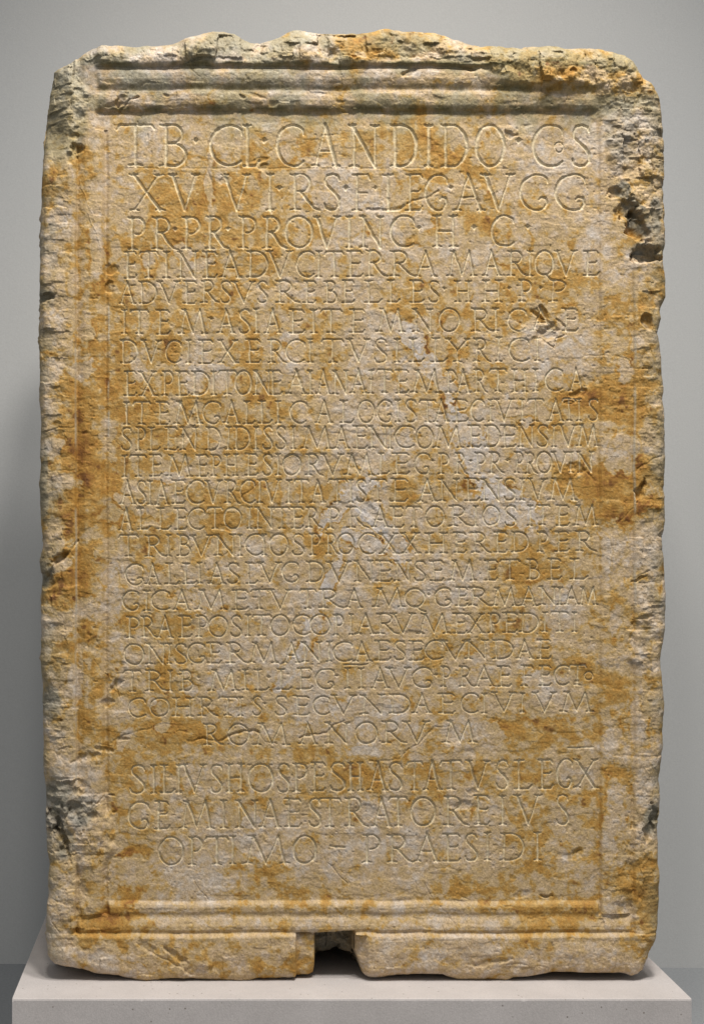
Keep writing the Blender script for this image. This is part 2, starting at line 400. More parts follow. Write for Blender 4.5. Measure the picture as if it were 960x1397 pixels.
# dents (cx, cy, rx, ry, angle, depth)
DENTS = [(882,345,26,13,-5,26),(872,310,16,26,-35,24),(856,285,16,16,-20,12),(842,262,10,10,0,8),(893,295,10,24,0,8),(60,405,20,9,-10,14),(62,790,18,14,-30,16),(82,760,16,8,-35,14),
 (70,1098,16,12,0,12),(76,1115,14,20,0,16),(84,1140,7,40,-14,16),(100,1105,14,14,0,10),(125,1112,12,8,0,8),(66,1080,14,9,0,9),
 (752,452,17,14,0,5),(738,432,22,5,48,6),(722,452,16,10,0,-2),(745,425,5,14,-25,5),(354,61,8,4,0,7),(884,440,7,12,0,10),(892,1115,12,16,10,14),(886,1135,9,18,10,10),
 (872,668,7,12,15,11),(880,660,4,5,0,8),(905,728,8,6,0,8),(698,178,10,5,20,5),(745,122,9,6,0,7),(780,98,8,4,0,7),(224,128,8,4,0,6),(183,131,9,3,0,5),
 (158,140,20,4,-8,8),(165,135,5,10,40,7),(256,84,22,3,-10,6),(222,148,12,3,0,5),(745,1226,8,3.4,0,5),(752,1224,4,3,0,4),(715,1222,16,7,0,2),(665,1313,42,5,-6,3),
 (103,200,12,10,0,9),(96,215,8,10,0,6),(100,185,10,6,0,6),(150,365,14,8,0,3.2),(148,390,8,12,0,4),(330,128,6,3,30,5),(350,127,18,3,20,4),(372,140,10,5,0,5),
 (560,97,14,5,-25,6),(603,133,14,5,10,3),(640,92,12,4,10,7),(690,112,10,4,0,5),(465,138,10,4,0,4),(780,1170,24,6,-8,2.5),(790,1165,10,4,-30,2),
 (793,535,16,7,-10,4),(800,520,18,10,0,2),(790,640,14,8,20,3),(772,655,14,10,0,2),(160,935,12,6,-50,6),(145,960,10,6,0,4),(128,880,14,14,0,2),
 (455,1305,26,26,0,6),(240,1305,26,6,38,6),(265,1325,22,7,25,4),(200,1290,20,6,35,3),(560,640,14,10,0,1.5),(500,625,24,16,-20,1.6),(400,635,13,16,0,1.6),(310,720,18,6,0,1.5),
 (565,867,18,7,0,1.4),(505,1112,26,14,10,1.8),(350,1158,24,18,0,1.6),(395,1178,12,10,0,1.5),(635,1104,18,9,0,2.5),(645,1082,10,6,0,2),(305,243,9,8,0,2),(330,262,8,8,0,1.6),
 (640,1035,14,14,0,1.5),(620,1005,12,12,0,1.5),(505,695,22,10,40,1.8),(530,735,22,10,55,1.5),(465,692,16,10,-40,1.6),(745,452,5,4,0,2),(118,1035,20,8,-10,4),(140,1025,18,5,5,4),
 (168,1010,10,2.4,-15,5),(150,1088,6,3,0,4),(155,1108,6,3,0,4),(868,855,7,10,0,4),(880,842,18,3,-8,3),(872,790,14,2.2,-25,5),(115,590,7,3,0,2),
 (360,225,10,5,-30,3),(355,215,22,4,-15,1.6),(430,212,18,8,0,1.4),(526,262,8,18,0,1.6),(255,590,8,16,30,2.2),(262,570,6,10,-20,2)]
for (cx, cy, rx, ry, ang, dep) in DENTS:
    w = win(cx, cy, max(rx, ry) * 1.5 + 8)
    e = ell(cx, cy, rx, ry, ang, WX[w], WY[w])
    e = e + wob1[w] * 0.28 + f2[w] * 0.25 + 0.3 * fbm(X[w], Y[w], 6, 99, 2)
    if 100 < cy < 155: dep *= 0.5
    H[w] -= (dep * 0.7 if dep < 8 else 5.6 + (dep - 8) * 0.55) * sstep(0, 0.5, e) * (1 + 0.5 * f2[w] + 0.35 * f3[w])

# cracks (points, half width, depth)
CRACKS = [([(286,190),(284,215),(283,232),(291,250),(290,270),(293,292)],3.0,2.0),
 ([(510,283),(530,280),(552,278),(568,270),(585,265),(600,258)],2.6,4.5),([(500,285),(520,284)],2,3),
 ([(395,205),(400,195),(418,190),(440,183),(470,178)],1.8,1.6),([(360,207),(372,200),(380,190)],2.5,1.6),
 ([(255,1012),(275,1010),(292,1011),(303,1012),(315,1007),(325,1003),(336,1000),(352,1001)],2.8,5.0),([(352,1001),(362,1012),(378,1018)],2,2),
 ([(150,1015),(165,1008),(180,1000),(205,996)],2.0,2.4),([(410,1010),(430,1004),(448,1003),(455,992),(470,986)],2.6,3.4),
 ([(555,1025),(572,1018),(580,1008),(594,995),(616,990)],2.4,2.4),([(505,1040),(530,1040),(545,1036),(560,1022)],2.2,2.6),
 ([(440,1158),(445,1175),(458,1192),(478,1212)],1.3,1.8),([(424,1163),(430,1172),(428,1180)],1.2,1.8),
 ([(263,1202),(270,1212),(278,1222),(284,1232)],1.2,1.6),([(578,1205),(590,1225),(612,1250),(640,1290),(658,1312)],1.2,1.4),([(604,1232),(600,1255),(608,1275),(596,1310)],1.3,1.2),
 ([(548,1225),(560,1215),(575,1222),(565,1205)],1.6,1.6),([(512,1232),(516,1255)],1.0,1.0),([(751,1288),(754,1300),(752,1308)],1.8,3),
 ([(690,1318),(705,1315),(722,1317),(745,1320)],1.8,2.4),([(640,1322),(660,1312),(690,1310)],1.8,2),
 ([(785,650),(800,640),(815,655)],3,2.4),([(880,655),(876,672),(872,686)],3.2,7),([(905,622),(885,632),(870,640),(864,648)],2,2),
 ([(872,686),(864,695),(850,708),(838,720),(836,740),(834,760)],1.8,1.2),([(868,788),(885,778)],1.8,4),
 ([(757,486),(780,490),(800,484),(840,484),(862,492)],1.6,1.3),([(790,545),(782,552),(770,548),(795,548)],1.6,2.2),([(762,528),(768,535),(774,530)],1.6,2),
 ([(155,1010),(163,1008),(170,1003)],1.8,4),([(120,290),(128,310),(136,335),(139,360),(142,395)],1.2,-1.2),([(108,245),(118,270),(130,300)],1.2,-1.2),
 ([(62,590),(80,585),(100,582)],1.6,2.2),([(58,642),(80,640),(102,641)],1.8,2.2),([(105,740),(92,755),(80,762),(66,785),(58,795)],2.6,5),
 ([(130,20+880),(150,935),(158,945)],1.6,1.4),([(140,1090),(128,1100),(112,1112)],2.2,3),([(95,1105),(84,1128),(90,1160),(97,1180)],2.6,5),
 ([(78,1240),(70,1260),(82,1272)],1.8,2.5),([(150,1262),(165,1250),(166,1270),(150,1280)],1.8,2.4),([(185,1287),(210,1302),(240,1318),(262,1330)],2.2,3),
 ([(480,215),(470,232),(478,250)],1.3,1.0),([(505,865),(510,878),(506,890)],1.2,1.6),([(243,798),(262,790),(280,782),(300,765),(312,755)],1.6,1.6),
 ([(310,690),(325,680),(345,668),(358,652)],1.8,1.6),([(300,88),(262,88)],2.0,3),([(256,84),(262,94),(275,103)],1.6,2.5),([(363,65),(360,80),(366,90),(380,97)],1.6,3),
 ([(190,76),(193,68),(197,75)],1.6,3),([(160,150),(170,142),(176,133),(190,130)],2.6,6),([(140,1030),(134,1018),(150,1020)],2,2),([(500,75),(520,68),(514,84)],2,3),
 ([(812,1000),(830,1010)],1.2,1),([(150,940),(157,930),(162,955)],1.8,2),([(600,1240),(620,1230),(640,1236)],1.4,1.4),([(632,1228),(660,1236),(690,1240),(720,1240)],1.6,1.5),
 ([(222,1003),(245,1000),(260,1002)],1.4,1.4),([(205,995),(225,990),(250,993)],1.3,1.0),([(735,420),(742,432),(752,440)],2.4,4),([(738,455),(748,466),(757,474),(762,462),(774,455),(775,444),(762,436)],1.8,3)]
for pts, hw, dep in CRACKS:
    F = np.zeros(X.shape, np.float32)
    ax = [p[0] for p in pts]; ay = [p[1] for p in pts]
    q, c = slice(max(0, int(min(ay) - 14 - GY0)), int(max(ay) + 14 - GY0)), slice(max(0, int(min(ax) - 14 - GX0)), int(max(ax) + 14 - GX0))
    xs, ys = WX[q, c] - wob1[q, c] * 1.0, WY[q, c]
    D = np.full(xs.shape, 99.0, np.float32)
    for (x0, y0), (x1, y1) in zip(pts[:-1], pts[1:]):
        dx, dy = x1 - x0, y1 - y0; L = dx * dx + dy * dy + 1e-9
        t = np.clip(((xs - x0) * dx + (ys - y0) * dy) / L, 0, 1)
        D = np.minimum(D, np.hypot(xs - x0 - t * dx, ys - y0 - t * dy))
    H[q, c] -= 0.62 * dep * np.clip(1 - D / (hw * 0.85), 0, 1) * (0.4 + 0.6 * sstep(-0.3, 0.2, wob2[q, c]))

# slot cut in the lower edge (cramp hole)
NW1 = X + wob1 * 0.8; NW2 = Y + wob2 * 0.8
slot = sstep(403, 406, NW1) * (1 - sstep(481, 486, NW1 - np.clip(Y - 1300, 0, 60) * 0.35)) * sstep(1273.5, 1276.5, NW2 + 2.5 * sstep(440, 480, X))
deep = slot * sstep(429, 434, NW1)
H = H - slot * 13 - deep * (46 + f2 * 16 + f1 * 14 + f3 * 5)
bev = sstep(478, 500, X) * (1 - sstep(500, 504, X)) * sstep(1276, 1282, Y)
H -= np.where((X > 484) & (X < 503) & (Y > 1277), (503 - X) * 0.9, 0)
# chamfered corner upper left: the stone falls away towards the left
H -= (1 - sstep(66, 104, X + (Y - 90) * 0.06)) * (1 - sstep(170, 250, Y)) * 26
H -= (1 - sstep(96, 128, X)) * (1 - sstep(60, 190, Y)) * 8
# rounded outer edge
R = 9 + 7 * (fbm(X, Y, 45, 131, 2) + 0.6) + 8 * (1 - sstep(60, 120, Y)) + 6 * Zbrk
R = np.clip(R, 6, 30)
tt = np.clip(SD / R, 0, 1)
H -= (1 - np.sqrt(np.clip(1 - (1 - tt) ** 2, 0, 1))) * R * 1.1
H_noletters = H.copy()

# ------------------------------------------------------------------ letters: cut with a V groove
def arc(cx, cy, rx, ry, a0, a1, n=14):
    return [(cx + rx * math.cos(math.radians(a0 + (a1 - a0) * i / n)), cy + ry * math.sin(math.radians(a0 + (a1 - a0) * i / n))) for i in range(n + 1)]
TK, MD, TN = 0.112, 0.100, 0.080
def ser(x, y, a=0.13, b=0.13, w=0.075):          # a serif: thin line with a wedge in the middle
    s = 1 if y > 0.5 else -1
    return [([(x - a, y), (x, y - 0.035 * s), (x + b, y)], w, w)]
def stem(x, w=MD): return [([(x, 0.0), (x, 1.0)], w, w)]
G = {}
G['I'] = (0.30, stem(.15) + ser(.15, 1) + ser(.15, 0))
G['L'] = (0.52, stem(.13) + ser(.13, 1) + [([(0, 0), (.42, 0), (.52, .13)], TN, TN)])
G['E'] = (0.50, stem(.13) + [([(0, 1), (.42, 1), (.48, .9)], TN, TN), ([(.13, .52), (.40, .52), (.43, .58)], TN, .05), ([(0, 0), (.44, 0), (.50, .11)], TN, TN)])
G['F'] = (0.50, stem(.13) + ser(.13, 0) + [([(0, 1), (.44, 1), (.50, .88)], TN, TN), ([(.13, .50), (.42, .50)], TN, .06)])
G['T'] = (0.70, stem(.35) + ser(.35, 0) + [([(0, .88), (.05, 1), (.65, 1), (.70, .90)], TN, TN)])
G['H'] = (0.76, stem(.13) + stem(.63) + ser(.13, 1) + ser(.13, 0) + ser(.63, 1) + ser(.63, 0) + [([(.13, .5), (.63, .5)], TN, TN)])
G['N'] = (0.82, stem(.14, TN) + stem(.72, TN) + [([(.10, 1.0), (.72, 0.0)], TK, TK)] + ser(.10, 1, .1, .08) + ser(.14, 0) + ser(.72, 1, .12, .1))
G['M'] = (1.05, [([(.12, 0), (.26, 1)], TN, TN), ([(.26, 1), (.54, .02)], TK, MD), ([(.54, .02), (.80, 1)], TN, TN), ([(.80, 1), (.94, 0)], TK, TK)] + ser(.12, 0, .12, .1) + ser(.94, 0, .1, .11) + ser(.26, 1, .12, .04))
G['A'] = (0.82, [([(.12, 0), (.42, 1)], TN, TN), ([(.40, 1.02), (.72, 0)], TK, TK), ([(.22, .36), (.58, .36)], .07, .06)] + ser(.12, 0, .12, .09) + ser(.72, 0, .09, .1))
G['V'] = (0.80, [([(.10, 1), (.42, 0)], TK, TK), ([(.42, 0), (.70, 1)], TN, TN)] + ser(.10, 1, .1, .1) + ser(.70, 1, .1, .1))
G['X'] = (0.80, [([(.10, 1), (.68, 0)], TK, TK), ([(.66, 1), (.12, 0)], TN, TN)] + ser(.10, 1, .1, .08) + ser(.66, 1, .1, .1) + ser(.12, 0, .1, .1) + ser(.68, 0, .09, .12))
G['Y'] = (0.72, [([(.08, 1), (.36, .48)], MD, MD), ([(.66, 1), (.36, .48)], TN, TN), ([(.36, .48), (.36, 0)], MD, MD)] + ser(.08, 1, .08, .08) + ser(.66, 1, .08, .06) + ser(.36, 0))
G['O'] = (0.90, [(arc(.45, .5, .42, .5, 90, 270, 16), TN, TN), (arc(.45, .5, .42, .5, 90, -90, 16), TN, TN), (arc(.45, .5, .42, .5, 130, 230, 8), TK, MD), (arc(.45, .5, .42, .5, 50, -50, 8), MD, TK)])
G['Q'] = (0.95, G['O'][1] + [([(.52, .02), (.70, -.16), (.95, -.24)], MD, TN)])
G['C'] = (0.74, [(arc(.46, .5, .43, .5, 50, 310, 22), TN, TN), (arc(.46, .5, .43, .5, 125, 240, 10), TK, MD), ([(.735, .88), (.74, .76)], TN, .05)])
G['G'] = (0.78, [(arc(.46, .5, .43, .5, 52, 300, 22), TN, TN), (arc(.46, .5, .43, .5, 125, 240, 10), TK, MD), ([(.66, .08), (.73, .2), (.70, .34), (.58, .36), (.52, .30)], MD, TN), ([(.725, .89), (.74, .77)], TN, .05)])
G['D'] = (0.76, stem(.13) + ser(.13, 1, .12, .1) + ser(.13, 0, .12, .1) + [([(.13, 1)] + arc(.30, .5, .43, .5, 90, -90, 16) + [(.13, 0)], TN, TN), (arc(.30, .5, .43, .5, 50, -50, 8), MD, TK)])
G['P'] = (0.52, stem(.13) + ser(.13, 1, .12, .1) + ser(.13, 0) + [([(.13, 1)] + arc(.26, .74, .24, .26, 90, -100, 12), TN, TN), (arc(.26, .74, .24, .26, 45, -45, 6), MD, MD)])
G['R'] = (0.72, stem(.13) + ser(.13, 1, .12, .1) + ser(.13, 0) + [([(.13, 1)] + arc(.26, .76, .22, .24, 90, -90, 12) + [(.16, .52)], TN, TN), (arc(.26, .76, .22, .24, 45, -45, 6), MD, MD), ([(.26, .52), (.42, .26), (.56, .06), (.72, -.01)], TK, TN)])
G['B'] = (0.54, stem(.13) + ser(.13, 1, .12, .1) + ser(.13, 0, .12, .1) + [([(.13, 1)] + arc(.24, .77, .19, .23, 90, -90, 12) + [(.13, .54)], TN, TN), ([(.24, .54)] + arc(.26, .27, .25, .27, 90, -90, 12) + [(.13, 0)], TN, TN), (arc(.26, .27, .25, .27, 50, -50, 6), MD, MD)])
G['S'] = (0.52, [([(.45, .84), (.42, .95), (.28, 1.0), (.14, .96), (.08, .83), (.10, .70), (.22, .58)], TN, MD), ([(.22, .58), (.36, .44), (.46, .30)], TK, TK), ([(.46, .30), (.46, .13), (.36, .02), (.22, 0), (.08, .05), (.05, .17)], MD, TN)])
G['-'] = (0.5, [([(0, .62), (.5, .55)], MD, MD)])

LINES = [
 (167,223,167,224,"T:159:210 B:217:256 .:267 C:286:330 L:333:354 .:361 C:377:415 A:426:464 N:477:518 D:534:571 I:583:590 D:603:640 O:650:691 .:710 C:728:770 o:759:771 S:781:810"),
 (235,284,235,284,"X:176:225 V:230:272 V:302:342 I:364:374 .:382 R:396:437 S:441:467 .:473 F:482:506 .:514 L:524:552 E:555:578 G:581:613 .:617 A:619:663 V:658:704 G:711:751 G:759:803"),
 (294,338,291,332.5,"P:174:198 R:207:243 .:239 P:248:273 R:281:312 .:312 P:326:350 R:359:392 O:389:428 V:428:465 I:475:480 N:492:524 C:533:566 .:573 H:592:626 .:649 C:672:703 .:722"),
 (341,377,340,373.5,"E:169:186 T:190:215 I:222:232 N:242:270 E:277:296 A:299:330 D:337:367 V:364:400 C:405:430 I:432:440 T:444:470 E:474:496 R:500:530 R:533:568 A:566:598 M:611:652 A:660:686 R:694:724 I:721:730 Q:732:760 V:758:790 E:799:820"),
 (382,412,380,409,"A:162:184 D:189:214 V:214:246 E:250:268 R:274:299 S:300:317 V:316:349 S:351:367 R:376:410 E:415:432 B:443:461 E:468:484 L:499:522 L:530:547 E:561:579 S:585:602 .:608 H:622:645 H:660:687 .:697 P:710:727 .:740 P:751:775"),
 (421,454,419,449,"I:165:173 T:177:202 E:213:232 M:243:283 .:288 A:297:321 S:325:343 I:346:354 A:361:384 E:395:416 I:424:434 T:439:467 E:478:499 M:514:554 N:564:592 O:600:629 R:645:676 I:674:683 C:694:720 A:725:758 E:769:791"),
 (463,494,459,491,"D:164:188 V:192:219 C:225:247 I:253:261 E:271:291 X:297:326 E:336:356 R:366:392 C:390:416 I:420:428 T:440:470 V:474:506 S:511:531 I:539:547 L:560:580 L:590:612 Y:610:642 R:648:672 I:678:687 C:696:724 I:731:740"),
 (506,539,502,532,"E:169:186 X:189:214 P:221:236 E:240:258 D:261:287 I:289:294 T:298:323 O:321:344 N:346:370 E:369:385 A:390:420 I:421:428 A:432:452 N:455:476 A:478:502 I:504:511 T:515:537 E:541:559 M:562:604 P:610:624 A:623:644 R:649:667 T:670:693 H:700:722 I:729:737 C:746:770 A:778:800"),
 (548,578,543,573,"I:168:176 T:181:205 E:213:231 M:236:277 G:276:302 A:305:328 L:333:348 L:353:372 I:376:384 C:396:419 A:431:455 L:465:484 O:489:513 G:515:537 I:540:548 S:553:571 T:574:596 A:593:615 E:620:640 C:644:662 I:668:675 V:676:703 I:711:718 T:722:744 A:749:772 T:770:788 I:789:796 S:805:820"),
 (583,614,579,608,"S:164:180 P:185:198 L:202:218 E:225:242 N:245:270 D:281:302 I:308:316 D:319:342 I:346:353 S:358:374 S:376:392 I:397:404 M:411:455 A:456:478 E:483:502 N:504:530 I:531:536 C:539:567 O:569:593 M:592:634 E:640:658 D:663:685 E:686:706 N:709:731 S:734:752 I:755:762 V:764:790 M:789:820"),
 (621,650,616,644,"I:166:173 T:177:199 E:204:221 M:226:262 E:268:284 P:288:302 H:307:325 E:335:352 S:358:373 I:376:384 O:386:412 R:418:442 V:438:470 M:470:512 L:517:532 E:537:560 G:567:588 .:592 P:600:614 R:623:640 .:644 P:650:664 R:669:690 .:695 P:704:716 R:719:736 O:734:756 V:755:778 I:779:785 N:790:812"),
 (656,688,652,681,"A:162:185 S:186:200 I:202:207 A:211:230 E:235:252 C:254:278 V:279:303 R:307:328 C:328:348 I:351:359 V:359:384 I:391:399 T:402:422 A:424:445 T:449:474 I:477:482 S:486:502 T:506:528 E:534:558 A:571:598 N:600:628 E:636:656 N:658:686 S:689:706 I:711:718 V:722:748 M:750:790"),
 (694,723,689,716,"A:162:181 L:187:204 L:214:233 E:238:255 C:256:279 T:283:304 O:305:330 I:338:344 N:348:374 T:374:396 E:398:414 R:418:440 P:448:464 R:474:504 A:508:532 E:534:552 T:556:576 O:582:609 R:614:646 I:648:654 O:660:684 S:689:708 I:722:729 T:733:752 E:761:779 M:784:819"),
 (731,760,725,752,"T:162:188 R:198:226 I:226:233 B:241:261 V:259:290 N:292:322 I:325:331 C:334:359 I:358:364 O:368:394 S:398:417 P:423:438 R:446:464 O:461:485 C:490:514 X:518:546 X:548:576 H:582:612 E:621:638 R:645:672 E:676:694 D:700:724 P:735:750 E:760:779 R:788:816"),
 (770,798,763,790,"G:170:196 A:198:218 L:226:244 L:249:268 I:269:275 A:284:308 S:309:328 L:336:352 V:352:384 G:385:409 D:419:444 V:446:480 N:484:510 E:514:536 N:539:562 S:565:584 E:588:607 M:613:652 E:663:681 T:684:711 B:721:739 E:750:768 L:780:804"),
 (807,834,801,825,"G:166:190 I:195:205 C:206:231 A:236:260 M:266:310 E:317:339 T:343:366 V:366:398 T:410:432 R:436:470 A:472:496 M:509:554 Q:553:583 .:586 G:594:618 E:624:640 R:641:674 M:672:708 A:710:737 N:738:762 I:763:769 A:772:793 M:792:818"),
 (842,871,836,862,"P:172:190 R:192:214 A:213:236 E:244:262 P:268:283 O:284:312 S:314:331 I:335:342 T:345:370 O:369:396 C:400:423 O:424:452 P:456:470 I:477:483 A:486:514 R:515:546 V:534:568 M:570:616 E:620:638 X:638:664 P:668:684 E:688:708 D:711:738 I:742:750 T:754:778 I:783:790"),
 (880,908,873,898,"O:168:197 N:199:226 I:228:234 S:237:256 G:255:281 E:283:302 R:309:339 M:340:380 A:386:410 N:412:440 I:446:454 C:455:481 A:482:508 E:513:534 S:538:556 E:560:579 C:581:606 V:602:642 N:636:668 D:674:704 A:706:730 E:735:754"),
 (917,945,909,936,"T:168:192 R:198:228 I:229:235 B:245:264 .:271 M:284:326 I:331:339 L:348:367 .:367 L:379:399 E:406:427 G:431:458 .:461 I:471:479 I:490:498 A:507:533 V:528:562 G:563:592 .:597 P:603:616 R:628:649 A:647:678 E:681:699 F:713:730 E:738:754 C:758:779 T:779:802 o:800:812"),
 (955,980,945,972,"C:174:198 O:204:232 H:235:264 R:270:298 T:298:324 I:325:332 S:344:359 .:362 S:375:393 E:401:423 C:427:450 V:452:487 N:492:526 D:532:562 A:564:590 E:600:622 C:630:654 I:659:666 V:672:705 I:712:718 V:728:762 M:766:812"),
 (992,1020,982,1012,"R:278:304 O:311:341 M:346:396 A:408:434 N:444:478 O:485:517 R:522:556 V:551:588 M:605:652"),
 (1047,1085,1038,1077,"S:175:200 I:206:213 L:219:238 I:241:247 V:247:282 S:286:305 H:309:333 O:339:374 S:378:397 P:400:420 E:425:445 S:450:474 H:476:496 A:503:530 S:530:552 T:556:578 A:579:604 T:602:632 V:637:670 S:678:697 L:704:728 E:737:757 G:762:784 X:785:820"),
 (1097,1134,1086,1126,"G:174:204 E:211:231 M:244:292 I:301:310 N:322:352 A:354:384 E:389:412 S:421:440 T:436:466 R:472:504 A:508:536 T:532:558 O:562:596 R:607:642 E:649:670 I:682:693 V:702:742 S:760:780"),
 (1146,1184,1138,1175,"O:216:251 P:257:276 T:280:312 I:314:322 M:330:396 O:400:433 -:452:471 P:496:520 R:530:566 A:566:602 E:607:630 S:635:655 I:662:672 D:684:718 I:730:741"),
]
CUT = np.zeros(X.shape, np.float32)          # groove depth
LID = np.full(X.shape, -1, np.int32)         # letter that owns the groove
LDIST = np.full(X.shape, 9.0, np.float32)
LX = X + fbm(X, Y, 11, 141, 2) * 0.9; LY = Y + fbm(X, Y, 11, 143, 2) * 0.9
letters = []
def cut_seg(x0, y0, x1, y1, w0, w1, lid):
    hw = max(w0, w1) / 2 + 2
    c0 = int(min(x0, x1) - hw - 1.5 - GX0); c1 = int(max(x0, x1) + hw + 1.5 - GX0) + 2
    q0 = int(min(y0, y1) - hw - 1.5 - GY0); q1 = int(max(y0, y1) + hw + 1.5 - GY0) + 2
    q, c = slice(max(q0, 0), q1), slice(max(c0, 0), c1)
    xs = LX[q, c]; ys = LY[q, c]
    dx, dy = x1 - x0, y1 - y0; L = dx * dx + dy * dy + 1e-9
    t = np.clip(((xs - x0) * dx + (ys - y0) * dy) / L, 0, 1)
    d = np.hypot(xs - x0 - t * dx, ys - y0 - t * dy) - (w0 + (w1 - w0) * t) / 2     # <0 inside the groove
    cur = CUT[q, c]; dep = np.clip(-d, 0, 9)
    CUT[q, c] = np.maximum(cur, dep)
    ld = LDIST[q, c]; m = (d < ld) & (d < 0.45)
    ld[m] = d[m]; LID[q, c][m] = lid
for (yt0, yb0, yt1, yb1, text) in LINES:
    for tok in text.split():
        p = tok.split(':'); ch = p[0]; xa = float(p[1]); xb = float(p[2]) if len(p) > 2 else xa
        xm = (xa + xb) / 2; f = (xm - 170) / 640.0
        yt = yt0 + (yt1 - yt0) * f; yb = yb0 + (yb1 - yb0) * f; h = yb - yt
        lid = len(letters)
        rr = RNG.random(4)
        if ch == '.':
            r = h * 0.085 + 0.9
            cy = yt + h * 0.42
            cut_seg(xa, cy - r * 0.4, xa, cy + r * 0.5, r * 1.5, 0.3, lid)
            cut_seg(xa - r, cy - r * 0.5, xa + r, cy - r * 0.5, 1.5, 1.5, lid)
            letters.append(('interpunct', 'triangular cut point between words', h * 0.2)); continue
        if ch == 'o':
            s0 = yt + h * 0.42; sh = h * 0.24
            if yt > 300: s0 = yt + h * 0.32; sh = h * 0.42
            pts = arc((xa + xb) / 2, s0 + sh / 2, (xb - xa) / 2, sh / 2, 0, 360, 16)
            for (a, b) in zip(pts[:-1], pts[1:]): cut_seg(a[0], a[1], b[0], b[1], 2.4, 2.4, lid)
            letters.append(('letter', 'small carved letter O', h * 0.4)); continue
        wn, strokes = G[ch]
        if ch == 'I':                                   # one stem: never squeeze the serifs to nothing
            wd = max(xb - xa, 0.22 * h); xa = xm - wd / 2; xb = xm + wd / 2
        sx = (xb - xa) / wn
        jy = (rr[0] - 0.5) * 1.0; lean = (rr[1] - 0.5) * 0.03
        ws = h * (0.92 + 0.16 * rr[2]) * (0.92 if h > 44 else 1.0)
        for pts, w0, w1 in strokes:
            n = len(pts) - 1
            for i in range(n):
                (ax, ay), (bx, by) = pts[i], pts[i + 1]
                wa = max((w0 + (w1 - w0) * i / n) * ws, 2.8); wb = max((w0 + (w1 - w0) * (i + 1) / n) * ws, 2.8)
                cut_seg(xa + ax * sx + (ay - .5) * h * lean, yb - ay * h + jy, xa + bx * sx + (by - .5) * h * lean, yb - by * h + jy, wa, wb, lid)
        letters.append(('letter', 'dash' if ch == '-' else 'carved capital letter ' + ch, h * (xb - xa) / 30))
for (x0, y0, x1, y1) in [(470, 908.5, 503, 907.5), (777, 1023, 813, 1021)]:
    cut_seg(x0, y0, x1, y1, 2.6, 2.2, len(letters)); letters.append(('overline', None, 2))
wear = 0.66 + 0.34 * sstep(-0.55, 0.05, fbm(X, Y, 26, 151, 3))
# places where the inscription is flaked off
for e in [(722,452,16,11),(752,452,16,14),(305,243,12,10),(178,478,16,12),(405,525,14,12),(378,562,10,8),(232,595,12,10),(490,700,14,12),(770,655,16,10),(400,635,9,12),(510,745,20,10),(520,560,3,3),(650,560,14,9),(330,250,6,10),(505,280,8,10),(190,870,6,6),(520,250,8,14)]:
    w = win(e[0], e[1], max(e[2], e[3]) + 12)
    wear[w] *= 1 - 0.75 * sstep(0, 0.4, ell(*e, 0, WX[w], WY[w]))
depthf = 1.45
H -= np.where(CUT > 0, (CUT * 1.0 - 0.13 * CUT * CUT) * np.where(Y > 340, 2.05, 1.75) * wear + 0.15 * sstep(0, 1, CUT), 0)
# ruled guide line under the first line
gl = np.clip(1 - np.abs(LY - 226.5) / 1.6, 0, 1) * sstep(165, 175, X) * (1 - sstep(808, 816, X)) * sstep(-0.5, 0.1, fbm(X, Y, 30, 161, 2))
H -= gl * 0.7

# ------------------------------------------------------------------ colour of the stone itself
CM = """3333332233565545555544
3332233333433345677575
3333444444555555544533
4554555556565655454333
5554555665455665444334
6544677653345555444454
4555666665334666454464
3655666665454544554344
4565655555445565655546
4565555555545555665666
4675645546543755434554
4666634555543455534564
4767655665443554456874
4757667755444434566474
5866666644434533546553
4775555655546564656885
5674556544425542445774
5666655445535545456543
5745545445555444665444
6645544443344445644663
3565654444455545544653
5544654433444555456545
4656554543444544535755
3656665544223455565654
4566555555445443566454
3366645555676656564755
2355555555545543555644
2455544444434445555644
4446433454444454555566
4556435555554567556466
4676454554444444666556
3445655555433344344455
4444455555433444444444"""
cm = np.array([[float(c) for c in r.ljust(22, r[-1])] for r in CM.split()])
cu = np.clip((UX * 0.55 + X * 0.45 - 70) / 40, 0, 20.999); cv = np.clip((UY * 0.55 + Y * 0.45 - 60) / 40, 0, 31.999)
ci = cu.astype(int); cj = cv.astype(int); fu = cu - ci; fv = cv - cj
T = (cm[cj, ci] * (1 - fu) + cm[cj, ci + 1] * fu) * (1 - fv) + (cm[cj + 1, ci] * (1 - fu) + cm[cj + 1, ci + 1] * fu) * fv
T = T.astype(np.float32)
T = 4.2 + (T - 4.7) * 1.05
T += fbm(X, Y, 30, 201, 5, 0.65) * 2.4 + fbm(X, Y, 9, 211, 3) * 2.3
vein = 1 - np.abs(fbm(X + wob1 * 5, Y + wob2 * 5, 44, 205, 3)) * 9           # thin iron-stained veins
T += np.clip(vein, 0, 1) * 2.0 * sstep(-0.15, 0.3, fbm(X, Y, 70, 207, 2))
blot = sstep(0.16, 0.24, fbm(X + wob2 * 6, Y + wob1 * 6, 24, 209, 4, 0.6))   # crisp small patches
T += blot * 1.1
blot2 = sstep(0.18, 0.25, fbm(X + wob1 * 6, Y + wob2 * 6, 22, 219, 4, 0.6))
T -= blot2 * 0.8
